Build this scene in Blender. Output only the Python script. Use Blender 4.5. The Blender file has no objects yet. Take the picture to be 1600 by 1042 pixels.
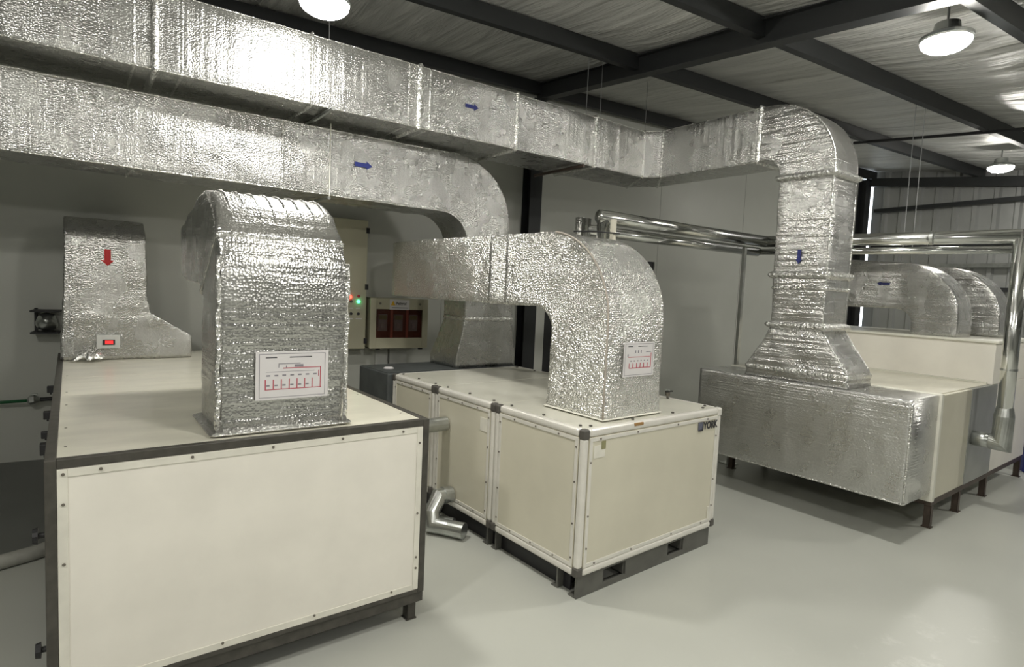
import bpy, bmesh, math, random
from mathutils import Vector, Matrix, noise
random.seed(7)
C = bpy.context.scene.collection
sc = bpy.context.scene
PI = math.pi

# ------------------------------------------------------------------ camera
cd = bpy.data.cameras.new('camera'); cam = bpy.data.objects.new('camera', cd); C.objects.link(cam)
cd.sensor_width = 36.0; cd.sensor_fit = 'HORIZONTAL'; cd.lens = 908.5 / 1600 * 36.0
cd.clip_start = 0.05; cd.clip_end = 100
F = Vector((0.51498648, 0.85396544, -0.07437714)); R = Vector((0.85719817, -0.51299546, 0.04524339)); U = R.cross(F)
R = F.cross(U)
m = Matrix(((R.x, U.x, -F.x, 0), (R.y, U.y, -F.y, 0), (R.z, U.z, -F.z, 1.8), (0, 0, 0, 1)))
cam.matrix_world = m
sc.camera = cam

# ------------------------------------------------------------------ world and exposure
w = bpy.data.worlds.new('world'); sc.world = w; w.use_nodes = True
w.node_tree.nodes['Background'].inputs[0].default_value = (0.85, 0.93, 1.0, 1)
w.node_tree.nodes['Background'].inputs[1].default_value = 1.2
sc.view_settings.view_transform = 'Standard'; sc.view_settings.look = 'None'
sc.view_settings.gamma = 1.0; sc.view_settings.use_curve_mapping = False
sc.view_settings.exposure = 1.75
LAMP = 62.0
# lamps: position, label (built below as high-bay fittings)
LAMPS = [((4.62, 2.06, 3.64), 'round bright ceiling lamp hanging at the top right corner, largest of the lamps'),
         ((10.1, 3.66, 3.83), 'small far ceiling lamp glowing near the corrugated metal wall'),
         ((0.86, 3.86, 3.52), 'ceiling lamp just above the upper foil duct at the top edge'),
         ((1.5, .75, 3.42), None), ((-1.6, 1.3, 3.4), None), ((-.8, -1.9, 3.1), None), ((2.6, -2.2, 3.1), None), ((8.0, .2, 3.35), None)]  # unseen lamps out of frame; the rearmost added to brighten the front faces

# ------------------------------------------------------------------ helpers
def obj(name, bm, mat, parent=None, smooth=False, bevel=0.0, seg=2):
    me = bpy.data.meshes.new(name); bmesh.ops.recalc_face_normals(bm, faces=bm.faces[:]); bm.to_mesh(me); bm.free()
    if smooth:
        for p in me.polygons: p.use_smooth = True
    if isinstance(mat, (list, tuple)):
        for mm in mat: me.materials.append(mm)
    else: me.materials.append(mat)
    o = bpy.data.objects.new(name, me); C.objects.link(o)
    if parent: o.parent = parent
    if bevel:
        md = o.modifiers.new('bevel', 'BEVEL'); md.width = bevel; md.segments = seg; md.limit_method = 'ANGLE'
        md.harden_normals = False
    return o
def thing(name, label, cat, loc=(0, 0, 0), yaw=0, group=None):
    o = bpy.data.objects.new(name, None); C.objects.link(o); o.location = loc; o.rotation_euler = (0, 0, math.radians(yaw))
    o.empty_display_size = .1
    o['label'] = label; o['category'] = cat
    if group: o['group'] = group
    return o
def tag(o, label, cat, group=None):
    o['label'] = label; o['category'] = cat
    if group: o['group'] = group
    return o
def struct(name, bm, mat, **k):
    o = obj(name, bm, mat, **k); o['kind'] = 'structure'; return o
def box(bm, x0, x1, y0, y1, z0, z1):
    v = [bm.verts.new((x, y, z)) for x in (x0, x1) for y in (y0, y1) for z in (z0, z1)]
    for f in ((0, 1, 3, 2), (4, 6, 7, 5), (0, 4, 5, 1), (2, 3, 7, 6), (0, 2, 6, 4), (1, 5, 7, 3)):
        bm.faces.new([v[i] for i in f])
    return bm
def B(*a):
    bm = bmesh.new()
    if a and isinstance(a[0], (tuple, list)):
        for q in a: box(bm, *q)
    elif a: box(bm, *a)
    return bm
def tube(bm, pts, r, n=16, caps=True):
    pts = [Vector(p) for p in pts]; rings = []
    rr = r if isinstance(r, (list, tuple)) else [r] * len(pts)
    ref = None
    for i, p in enumerate(pts):
        if i == 0: t = (pts[1] - p).normalized()
        elif i == len(pts) - 1: t = (p - pts[i - 1]).normalized()
        else:
            t = ((p - pts[i - 1]).normalized() + (pts[i + 1] - p).normalized()).normalized()
        d = (p - pts[i - 1]).normalized() if i else t
        k = 1 / max(.35, abs(t.dot(d)))
        if ref is None:
            ref = t.orthogonal().normalized()
        a = (ref - t * ref.dot(t)).normalized(); ref = a; b = t.cross(a)
        # mitre: stretch along the bend direction
        ring = []
        bend = Vector((0, 0, 0))
        if 0 < i < len(pts) - 1:
            bend = ((pts[i + 1] - p).normalized() - (p - pts[i - 1]).normalized())
            bend = (bend - t * bend.dot(t)); bend = bend.normalized() if bend.length > 1e-6 else Vector((0, 0, 0))
        for j in range(n):
            q = a * math.cos(2 * PI * j / n) * rr[i] + b * math.sin(2 * PI * j / n) * rr[i]
            q = q + bend * q.dot(bend) * (k - 1)
            ring.append(bm.verts.new(p + q))
        rings.append(ring)
    for i in range(len(rings) - 1):
        for j in range(n):
            bm.faces.new((rings[i][j], rings[i][(j + 1) % n], rings[i + 1][(j + 1) % n], rings[i + 1][j]))
    if caps:
        bm.faces.new(rings[0][::-1]); bm.faces.new(rings[-1])
    return bm
def T(pts, r, n=16):
    return tube(bmesh.new(), pts, r, n)
def cyl(p, q, r, n=16): return tube(bmesh.new(), [p, q], r, n)
def round_path(pts, rad, n=6):
    pts = [Vector(p) for p in pts]; out = [pts[0]]
    for i in range(1, len(pts) - 1):
        p = pts[i]; a = (pts[i - 1] - p); b = (pts[i + 1] - p)
        d = min(rad, a.length * .45, b.length * .45)
        s = p + a.normalized() * d; e = p + b.normalized() * d
        for k in range(n + 1):
            t = k / n; out.append((1 - t) ** 2 * s + 2 * t * (1 - t) * p + t * t * e)
    out.append(pts[-1]); return out
def poly(bm, pts, off):
    """flat prism: pts outline extruded by vector off"""
    off = Vector(off); a = [bm.verts.new(Vector(p)) for p in pts]; b = [bm.verts.new(Vector(p) + off) for p in pts]
    bm.faces.new(a[::-1]); bm.faces.new(b)
    n = len(a)
    for i in range(n): bm.faces.new((a[i], a[(i + 1) % n], b[(i + 1) % n], b[i]))
    return bm
def text_mesh(name, body, size, mat, parent, loc, rot, bold=0.0, extrude=.001, xs=1.0):
    cu = bpy.data.curves.new(name, 'FONT'); cu.body = body; cu.size = size; cu.extrude = extrude; cu.offset = bold
    cu.resolution_u = 3
    t = bpy.data.objects.new('tmp', cu); C.objects.link(t)
    dg = bpy.context.evaluated_depsgraph_get(); me = bpy.data.meshes.new_from_object(t.evaluated_get(dg))
    bpy.data.objects.remove(t)
    me.materials.clear(); me.materials.append(mat)
    o = bpy.data.objects.new(name, me); C.objects.link(o)
    o.parent = parent; o.location = loc; o.rotation_euler = rot; o.scale = (xs, 1, 1)
    return o

# ------------------------------------------------------------------ materials
def newmat(name):
    m = bpy.data.materials.new(name); m.use_nodes = True; return m, m.node_tree.nodes, m.node_tree.links, m.node_tree.nodes['Principled BSDF']
def mat(name, col, rough=.5, metal=0.0, spec=.5, var=0.0, vscale=4.0, bump=0.0, bscale=60.0, col2=None, detail=4, vstretch=(1, 1, 1)):
    m, N, L, P = newmat(name)
    P.inputs['Base Color'].default_value = (*col, 1); P.inputs['Roughness'].default_value = rough
    P.inputs['Metallic'].default_value = metal; P.inputs['Specular IOR Level'].default_value = spec
    tc = N.new('ShaderNodeTexCoord')
    if var or col2:
        mp = N.new('ShaderNodeMapping'); mp.inputs['Scale'].default_value = vstretch; L.new(tc.outputs['Object'], mp.inputs[0])
        n = N.new('ShaderNodeTexNoise'); n.inputs['Scale'].default_value = vscale; n.inputs['Detail'].default_value = detail
        L.new(mp.outputs[0], n.inputs['Vector'])
        r = N.new('ShaderNodeValToRGB'); r.color_ramp.elements[0].position = .35; r.color_ramp.elements[1].position = .65
        c2 = col2 or tuple(c * (1 - var) for c in col)
        r.color_ramp.elements[0].color = (*c2, 1); r.color_ramp.elements[1].color = (*col, 1)
        L.new(n.outputs['Fac'], r.inputs[0]); L.new(r.outputs[0], P.inputs['Base Color'])
    if bump:
        n2 = N.new('ShaderNodeTexNoise'); n2.inputs['Scale'].default_value = bscale; n2.inputs['Detail'].default_value = 3
        L.new(tc.outputs['Object'], n2.inputs['Vector'])
        b = N.new('ShaderNodeBump'); b.inputs['Strength'].default_value = bump; b.inputs['Distance'].default_value = .01
        L.new(n2.outputs['Fac'], b.inputs['Height']); L.new(b.outputs[0], P.inputs['Normal'])
    return m
def foil(name, col=(.57, .57, .55), rough=.30, bub=.5, wr=.35, ripple=(1, 1, 1), rs=14.0, bscale=75.0):
    m, N, L, P = newmat(name)
    P.inputs['Metallic'].default_value = .93; P.inputs['Base Color'].default_value = (*col, 1)
    tc = N.new('ShaderNodeTexCoord')
    v = N.new('ShaderNodeTexVoronoi'); v.inputs['Scale'].default_value = bscale; v.inputs['Randomness'].default_value = .8
    L.new(tc.outputs['Object'], v.inputs['Vector'])
    b1 = N.new('ShaderNodeBump'); b1.inputs['Strength'].default_value = bub; b1.inputs['Distance'].default_value = .012
    L.new(v.outputs['Distance'], b1.inputs['Height'])
    ra = N.new('ShaderNodeValToRGB'); ra.color_ramp.elements[0].position = .1; ra.color_ramp.elements[1].position = .6
    ra.color_ramp.elements[0].color = (*[min(1, c * 1.06) for c in col], 1); ra.color_ramp.elements[1].color = (*[c * .93 for c in col], 1)
    L.new(v.outputs['Distance'], ra.inputs[0]); L.new(ra.outputs[0], P.inputs['Base Color'])
    mp = N.new('ShaderNodeMapping'); mp.inputs['Scale'].default_value = ripple; L.new(tc.outputs['Object'], mp.inputs[0])
    n = N.new('ShaderNodeTexNoise'); n.inputs['Scale'].default_value = rs; n.inputs['Detail'].default_value = 2; n.inputs['Roughness'].default_value = .5
    L.new(mp.outputs[0], n.inputs['Vector'])
    b2 = N.new('ShaderNodeBump'); b2.inputs['Strength'].default_value = wr; b2.inputs['Distance'].default_value = .02
    L.new(n.outputs['Fac'], b2.inputs['Height']); L.new(b1.outputs[0], b2.inputs['Normal']); L.new(b2.outputs[0], P.inputs['Normal'])
    n3 = N.new('ShaderNodeTexNoise'); n3.inputs['Scale'].default_value = 5; n3.inputs['Detail'].default_value = 3
    L.new(tc.outputs['Object'], n3.inputs['Vector'])
    mr = N.new('ShaderNodeMapRange'); mr.inputs['From Min'].default_value = .3; mr.inputs['From Max'].default_value = .7
    mr.inputs['To Min'].default_value = rough * .75; mr.inputs['To Max'].default_value = rough * 1.3
    L.new(n3.outputs['Fac'], mr.inputs['Value']); L.new(mr.outputs[0], P.inputs['Roughness'])
    return m
M = {}
M['foil'] = foil('foil_bubble_wrap', rough=.26, ripple=(1.6, 1.6, .06), wr=.42, bub=.28, bscale=85)
M['foil_h'] = foil('foil_bubble_wrap_banded', col=(.60, .60, .58), rough=.25, ripple=(.12, .12, 2.0), wr=.40, bub=.22, bscale=80)
M['foil_g'] = foil('foil_glitter', col=(.80, .80, .77), rough=.24, bub=.9, bscale=82, wr=.10, rs=25)
M['foil_box'] = foil('foil_box_wrap', col=(.70, .70, .685), rough=.30, ripple=(.2, .2, 7.0), wr=.25, bub=.22, rs=9, bscale=85)
M['tape'] = foil('foil_tape', col=(.82, .82, .79), rough=.25, bub=.3, wr=.8, rs=40)
M['pipe'] = mat('pipe_cladding', (.72, .73, .71), .16, 1.0, bump=.12, bscale=9)
M['galv'] = mat('galvanised_sheet', (.58, .60, .58), .30, .9, var=.25, vscale=9, bump=.1, bscale=20)
M['wall'] = mat('white_wall_panel', (.59, .60, .55), .42, var=.05, vscale=1.2)
M['wall2'] = mat('grey_wall_panel', (.27, .28, .26), .6, var=.1, vscale=.8)
M['cream'] = mat('cream_paint', (.86, .83, .75), .42, var=.07, vscale=3.5, detail=6)
M['cream_top'] = mat('cream_top_sheet', (.72, .70, .59), .28, var=.12, vscale=3.0, vstretch=(1, 3, 1))
M['cream_trim'] = mat('cream_trim', (.80, .78, .69), .4, var=.12, vscale=9)
M['tan'] = mat('tan_panel_paint', (.68, .65, .53), .38, var=.08, vscale=2.2, detail=6)
M['tan_top'] = mat('tan_top_paint', (.70, .69, .60), .25, var=.1, vscale=3)
M['rail'] = mat('white_aluminium_rail', (.80, .78, .72), .3, .15, var=.06, vscale=14)
M['dark'] = mat('dark_brown_steel', (.085, .08, .068), .42, .2, var=.3, vscale=18)
M['skid'] = mat('grey_painted_skid', (.13, .13, .115), .5, 0, var=.2, vscale=9)
M['bracket'] = mat('dark_corner_plastic', (.09, .085, .075), .5)
M['canvas'] = mat('dark_grey_canvas', (.085, .095, .095), .6, var=.25, vscale=7)
M['black'] = mat('black_paint', (.018, .018, .02), .5)
M['beam'] = mat('beam_dark_paint', (.02, .022, .023), .5)
M['zinc'] = mat('zinc_screw', (.22, .20, .17), .4, .6)
M['arrow_b'] = mat('blue_sticker', (.02, .03, .17), .4)
M['arrow_r'] = mat('red_sticker', (.55, .015, .015), .4)
M['paper'] = mat('paper_sheet', (.74, .72, .72), .35, var=.04, vscale=8)
M['ink'] = mat('grey_ink', (.25, .24, .27), .6)
M['inkred'] = mat('red_ink', (.45, .04, .07), .6)
M['inkblack'] = mat('black_ink', (.03, .03, .035), .5)
M['cab'] = mat('beige_cabinet_paint', (.52, .50, .37), .4)
M['cabside'] = mat('beige_cabinet_side', (.50, .48, .36), .4)
M['winback'] = mat('brown_inner_plate', (.16, .035, .02), .4)
M['breaker'] = mat('grey_breaker', (.55, .58, .58), .4)
M['yel'] = mat('yellow_sticker', (.85, .5, .03), .5)
M['gasket'] = mat('white_flange', (.80, .79, .70), .4, var=.08, vscale=10)
M['grey'] = mat('grey_metal_section', (.40, .41, .39), .4, .5, var=.12, vscale=4)
M['brown'] = mat('brown_steel_frame', (.10, .075, .06), .5, .2, var=.3, vscale=12)
M['green'] = mat('green_hose', (.02, .13, .05), .4)
M['blue'] = mat('blue_drum', (.02, .03, .30), .4)
M['rust'] = mat('rust_mark', (.35, .2, .07), .7)
M['duststain'] = mat('worn_stain', (.72, .73, .68), .5)
M['conduit'] = mat('light_cable_trunking', (.62, .63, .60), .45, var=.1, vscale=6)
M['wire'] = mat('hanger_steel', (.35, .36, .36), .35, .8)
M['beige_pipe'] = mat('pale_foam_pipe', (.72, .69, .58), .5)

def floor_mat():
    m, N, L, P = newmat('epoxy_floor')
    tc = N.new('ShaderNodeTexCoord')
    n = N.new('ShaderNodeTexNoise'); n.inputs['Scale'].default_value = .9; n.inputs['Detail'].default_value = 3; n.inputs['Roughness'].default_value = .5
    L.new(tc.outputs['Object'], n.inputs['Vector'])
    r = N.new('ShaderNodeValToRGB'); e = r.color_ramp.elements
    e[0].position = .35; e[0].color = (.44, .45, .41, 1); e[1].position = .7; e[1].color = (.49, .50, .455, 1)
    L.new(n.outputs['Fac'], r.inputs[0])
    # dried white splashes
    mp = N.new('ShaderNodeMapping'); mp.inputs['Scale'].default_value = (1, 1, 1); L.new(tc.outputs['Object'], mp.inputs[0])
    n2 = N.new('ShaderNodeTexNoise'); n2.inputs['Scale'].default_value = 2.6; n2.inputs['Detail'].default_value = 10; n2.inputs['Roughness'].default_value = .72
    L.new(mp.outputs[0], n2.inputs['Vector'])
    r2 = N.new('ShaderNodeValToRGB'); r2.color_ramp.elements[0].position = .56; r2.color_ramp.elements[1].position = .66
    L.new(n2.outputs['Fac'], r2.inputs[0])
    # region where the splashes lie
    sp = N.new('ShaderNodeVectorMath'); sp.operation = 'DISTANCE'; sp.inputs[1].default_value = (3.35, .75, 0)
    L.new(tc.outputs['Object'], sp.inputs[0])
    mr = N.new('ShaderNodeMapRange'); mr.inputs['From Min'].default_value = .3; mr.inputs['From Max'].default_value = 1.3; mr.inputs['To Min'].default_value = 1; mr.inputs['To Max'].default_value = 0
    L.new(sp.outputs['Value'], mr.inputs['Value'])
    mu = N.new('ShaderNodeMath'); mu.operation = 'MULTIPLY'; L.new(r2.outputs[0], mu.inputs[0]); L.new(mr.outputs[0], mu.inputs[1])
    mu2 = N.new('ShaderNodeMath'); mu2.operation = 'MULTIPLY'; mu2.inputs[1].default_value = .6; L.new(mu.outputs[0], mu2.inputs[0])
    mx = N.new('ShaderNodeMixRGB'); mx.inputs[2].default_value = (.70, .70, .66, 1)
    L.new(mu2.outputs[0], mx.inputs[0]); L.new(r.outputs[0], mx.inputs[1]); L.new(mx.outputs[0], P.inputs['Base Color'])
    rr = N.new('ShaderNodeMapRange'); rr.inputs['To Min'].default_value = .26; rr.inputs['To Max'].default_value = .44
    L.new(n.outputs['Fac'], rr.inputs['Value']); L.new(rr.outputs[0], P.inputs['Roughness'])
    b = N.new('ShaderNodeBump'); b.inputs['Strength'].default_value = .06; b.inputs['Distance'].default_value = .02
    L.new(n.outputs['Fac'], b.inputs['Height']); L.new(b.outputs[0], P.inputs['Normal'])
    return m
M['floor'] = floor_mat()
M['plinth'] = mat('dark_grey_floor_paint', (.12, .125, .115), .35, var=.1, vscale=2)
M['kerb'] = mat('worn_pale_kerb', (.40, .40, .36), .5, var=.3, vscale=9)

def roof_mat():
    m, N, L, P = newmat('roof_foil_blanket')
    P.inputs['Metallic'].default_value = .35; P.inputs['Roughness'].default_value = .42
    tc = N.new('ShaderNodeTexCoord')
    mp = N.new('ShaderNodeMapping'); mp.inputs['Scale'].default_value = (4.0, .45, 1); L.new(tc.outputs['Object'], mp.inputs[0])
    n = N.new('ShaderNodeTexNoise'); n.inputs['Scale'].default_value = 1.8; n.inputs['Detail'].default_value = 6; n.inputs['Roughness'].default_value = .55
    n.inputs['Distortion'].default_value = .4
    L.new(mp.outputs[0], n.inputs['Vector'])
    r = N.new('ShaderNodeValToRGB'); r.color_ramp.elements[0].position = .3; r.color_ramp.elements[1].position = .7
    r.color_ramp.elements[0].color = (.55, .55, .53, 1); r.color_ramp.elements[1].color = (.76, .76, .73, 1)
    L.new(n.outputs['Fac'], r.inputs[0]); L.new(r.outputs[0], P.inputs['Base Color'])
    b = N.new('ShaderNodeBump'); b.inputs['Strength'].default_value = .9; b.inputs['Distance'].default_value = .13
    L.new(n.outputs['Fac'], b.inputs['Height'])
    n2 = N.new('ShaderNodeTexNoise'); n2.inputs['Scale'].default_value = 60; n2.inputs['Detail'].default_value = 2
    L.new(tc.outputs['Object'], n2.inputs['Vector'])
    b2 = N.new('ShaderNodeBump'); b2.inputs['Strength'].default_value = .35; b2.inputs['Distance'].default_value = .006
    L.new(n2.outputs['Fac'], b2.inputs['Height']); L.new(b.outputs[0], b2.inputs['Normal']); L.new(b2.outputs[0], P.inputs['Normal'])
    return m
M['roof'] = roof_mat()
M['corr'] = mat('corrugated_sheet', (.50, .51, .50), .38, .6, var=.12, vscale=2)

def emis(name, col, s):
    m, N, L, P = newmat(name)
    P.inputs['Base Color'].default_value = (*col, 1); P.inputs['Emission Color'].default_value = (*col, 1); P.inputs['Emission Strength'].default_value = s
    return m
M['lamp'] = emis('lamp_glow', (1.0, .97, .90), LAMP)
M['ledr'] = emis('red_led', (1.0, .05, .03), 2.5)
M['ledg'] = emis('green_led', (.05, 1.0, .35), 2.5)

# ------------------------------------------------------------------ room
YB = 6.62
XR = 12.15
def roofz(y): return 3.53 + .12 * y          # underside of the purlins
struct('floor', B(-5, XR + .3, -6, YB + .1, -.1, 0), M['floor'])
# back wall of insulated panels, with the dark doorway left open
bm = B((-5, 4.50, YB, YB + .1, 0, roofz(YB) + .17), (4.50, 6.50, YB, YB + .1, 2.33, roofz(YB) + .17), (6.50, XR + .06, YB, YB + .1, 0, roofz(YB) + .17))
struct('wall_back', bm, M['wall'])
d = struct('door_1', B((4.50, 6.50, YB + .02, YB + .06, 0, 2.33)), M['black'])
seam = mat('panel_seam', (.22, .22, .20), .6)
for i, x in enumerate((2.95, 6.546, 8.497, 10.45)):
    struct('trim_%d' % (i + 1), B(x - .002, x + .002, YB - .002, YB, .02, roofz(YB) + .1), seam)
struct('wall_left', B(-5.1, -5, -6, YB, 0, 4.4), M['wall2'])
struct('wall_front', B(-5, XR, -6.1, -6, 0, 3.1), M['wall2'])
# corrugated wall on the far right, ribs run upright
bm = bmesh.new(); prof = []
y = -6.0
while y < 6.50:
    for dy, dx in ((0, 0), (.16, 0), (.19, .045), (.25, .045), (.28, 0)):
        prof.append((y + dy, dx))
    y += .30
prof = [p for p in prof if p[0] <= 6.42] + [(6.475, 0)]
last = None
for (y, dx) in prof:
    top = roofz(y) + .175
    a = bm.verts.new((XR + .05 - dx, y, 0)); b = bm.verts.new((XR + .05 - dx, y, top))
    if last: bm.faces.new((last[0], a, b, last[1]))
    last = (a, b)
o = struct('wall_right', bm, M['corr'])
md = o.modifiers.new('thick', 'SOLIDIFY'); md.thickness = .004; md.offset = 1
# roof blanket, sagging a little between the purlins
PY = [6.44, 4.64, 3.18, 1.85, .45, -.95, -2.35, -3.75, -5.15]
bm = bmesh.new(); nx, ny = 190, 150; grid = []
for j in range(ny + 1):
    y = -6 + (YB + .1 + 6) * j / ny; row = []
    dmin = min(abs(y - q) for q in PY); sag = -.05 * min(1, dmin / .5)
    for i in range(nx + 1):
        x = -5 + (XR + .2 + 5) * i / nx
        z = roofz(y) + .165 + sag * (.6 + .6 * noise.noise(Vector((x * 1.2, y * .25, 3)))) + .018 * noise.noise(Vector((x * 5, y * .7, 0)))
        row.append(bm.verts.new((x, y, z)))
    grid.append(row)
for j in range(ny):
    for i in range(nx):
        bm.faces.new((grid[j][i], grid[j][i + 1], grid[j + 1][i + 1], grid[j + 1][i]))
o = struct('ceiling', bm, M['roof'], smooth=True)
md = o.modifiers.new('thick', 'SOLIDIFY'); md.thickness = .02; md.offset = 1

# purlins, rafter, columns, girts
pl = ['dark ceiling purlin along the top of the white back wall', 'dark ceiling purlin crossing the rafter just right of the upper duct',
      'dark ceiling purlin running from top centre down to the far lamp', 'dark ceiling purlin cutting the top right corner of the picture']
def sloped(bm, x0, x1, y0, y1, zb, h):
    """box whose bottom and top follow the roof slope along y"""
    v = []
    for x in (x0, x1):
        for y in (y0, y1):
            for z in (zb + .12 * y, zb + .12 * y + h): v.append(bm.verts.new((x, y, z)))
    for f in ((0, 1, 3, 2), (4, 6, 7, 5), (0, 4, 5, 1), (2, 3, 7, 6), (0, 2, 6, 4), (1, 5, 7, 3)): bm.faces.new([v[i] for i in f])
    return bm
for k, y in enumerate(PY):
    bm = bmesh.new()
    z = roofz(y)
    # C section: web, two flanges, lips
    box(bm, -5, XR, y - .035, y - .027, z, z + .15); box(bm, -5, XR, y - .027, y + .035, z, z + .006); box(bm, -5, XR, y - .027, y + .035, z + .144, z + .15)
    box(bm, -5, XR, y + .029, y + .035, z + .006, z + .022)
    box(bm, -5, XR, y - .026, y + .028, z + .007, z + .143)
    o = obj('roof_purlin', bm, M['beam'])
    if k < 4: tag(o, pl[k], 'beam', 'roof purlins')
    else: tag(o, 'dark ceiling purlin behind the viewpoint', 'beam', 'roof purlins')
o = obj('roof_rafter', sloped(sloped(sloped(bmesh.new(), 4.08, 4.21, -6, 6.5, 3.465, .012), 4.135, 4.155, -6, 6.5, 3.477, .175), 4.08, 4.21, -6, 6.5, 3.652, .012), M['beam'])
tag(o, 'thick dark rafter climbing from top right down to the wall column', 'beam')
bm = B((4.05, 4.23, YB - .20, YB - .19, 0, 4.25), (4.05, 4.23, YB - .014, YB - .004, 0, 4.25), (4.135, 4.145, YB - .19, YB - .014, 0, 4.25))
tag(obj('steel_column', bm, M['beam']), 'dark steel column on the back wall meeting the rafter', 'column')
bm = B((11.9, 12.08, YB - .16, YB - .15, 0, 4.3), (11.9, 12.08, YB - .02, YB - .008, 0, 4.3), (11.985, 11.995, YB - .15, YB - .02, 0, 4.3))
tag(obj('steel_column', bm, M['beam']), 'dark steel column in the far corner beside the corrugated wall', 'column')
tag(obj('eave_beam', sloped(bmesh.new(), XR - .2, XR - .06, -6, 6.4, 3.38, .16), M['beam']), 'dark sloping beam along the top of the corrugated wall', 'beam')
for z, lb in ((3.64, 'dark horizontal girt on corrugated wall, uppermost'), (2.93, 'dark girt behind the long silver pipes'), (2.55, 'pale girt just above the far foil duct elbows'),
              (2.14, 'dark girt low on the corrugated wall behind the far elbows')):
    mt = M['beam'] if z != 2.55 else M['galv']
    tag(obj('wall_girt', B((XR - .13, XR, -6, 6.35, z, z + .006), (XR - .13, XR - .124, -6, 6.35, z + .006, z + .07), (XR - .005, XR, -6, 6.35, z + .006, z + .07)), mt), lb, 'beam', 'wall girts')
tag(obj('brace_rod', cyl((8.417, 4.798, roofz(4.8) - .005), (8.2, 1.0, roofz(1) - .005), .02, 8), M['black']), 'thin dark brace rod crossing under the far ceiling', 'rod')

# dark painted plinth on the left with worn kerb
bm = bmesh.new()
edge = [(-5, 4.05), (-2.2, 4.12), (-1.3, 4.22), (-.85, 4.40), (-.62, 4.50), (-.52, 4.75), (-.50, YB)]
poly(bm, [(x, y, 0.0) for x, y in edge] + [(-5, YB, 0)], (0, 0, .07))
pt = thing('floor_plinth', 'low dark grey floor plinth with pale rounded kerb beside the left unit', 'plinth', (0, 0, 0))
obj('slab', bm, M['plinth'], pt)
bm = tube(bmesh.new(), round_path([(x, y, .045) for x, y in edge[:6]], .2, 5), .045, 10)
obj('kerb', bm, M['kerb'], pt, smooth=True)

# ------------------------------------------------------------------ ceiling lamps
for i, (p, lb) in enumerate(LAMPS):
    t = thing('ceiling_lamp', lb or 'unseen round ceiling lamp out of frame', 'lamp', p, group='round ceiling lamps' if lb else 'unseen lamps out of frame')
    bm = bmesh.new(); n = 28
    def ring(r, z): return [bm.verts.new((r * math.cos(2 * PI * k / n), r * math.sin(2 * PI * k / n), z)) for k in range(n)]
    rs = [ring(.150, .0), ring(.158, .012), ring(.158, .03), ring(.12, .05), ring(.085, .055), ring(.075, .12), ring(.03, .13)]
    for a, b in zip(rs, rs[1:]):
        for k in range(n): bm.faces.new((a[k], a[(k + 1) % n], b[(k + 1) % n], b[k]))
    bm.faces.new(rs[-1]); bm.faces.new(rs[0][::-1])
    obj('housing', bm, M['galv'], t, smooth=False)
    bm = bmesh.new(); c = bm.verts.new((0, 0, -.075)); ds = [ring(.150 * math.cos(q), -.002 - .073 * math.sin(q)) for q in (0, .25, .5, .8, 1.1, 1.35)]
    for a, b2 in zip(ds, ds[1:]):
        for k in range(n): bm.faces.new((a[k], b2[k], b2[(k + 1) % n], a[(k + 1) % n]))
    for k in range(n): bm.faces.new((ds[-1][k], c, ds[-1][(k + 1) % n]))
    obj('diffuser', bm, M['lamp'], t, smooth=True)
    ztop = roofz(p[1]) + .10 - p[2]
    obj('suspension_rod', cyl((0, 0, .12), (0, 0, max(ztop, .2)), .008, 8), M['wire'], t)

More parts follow.
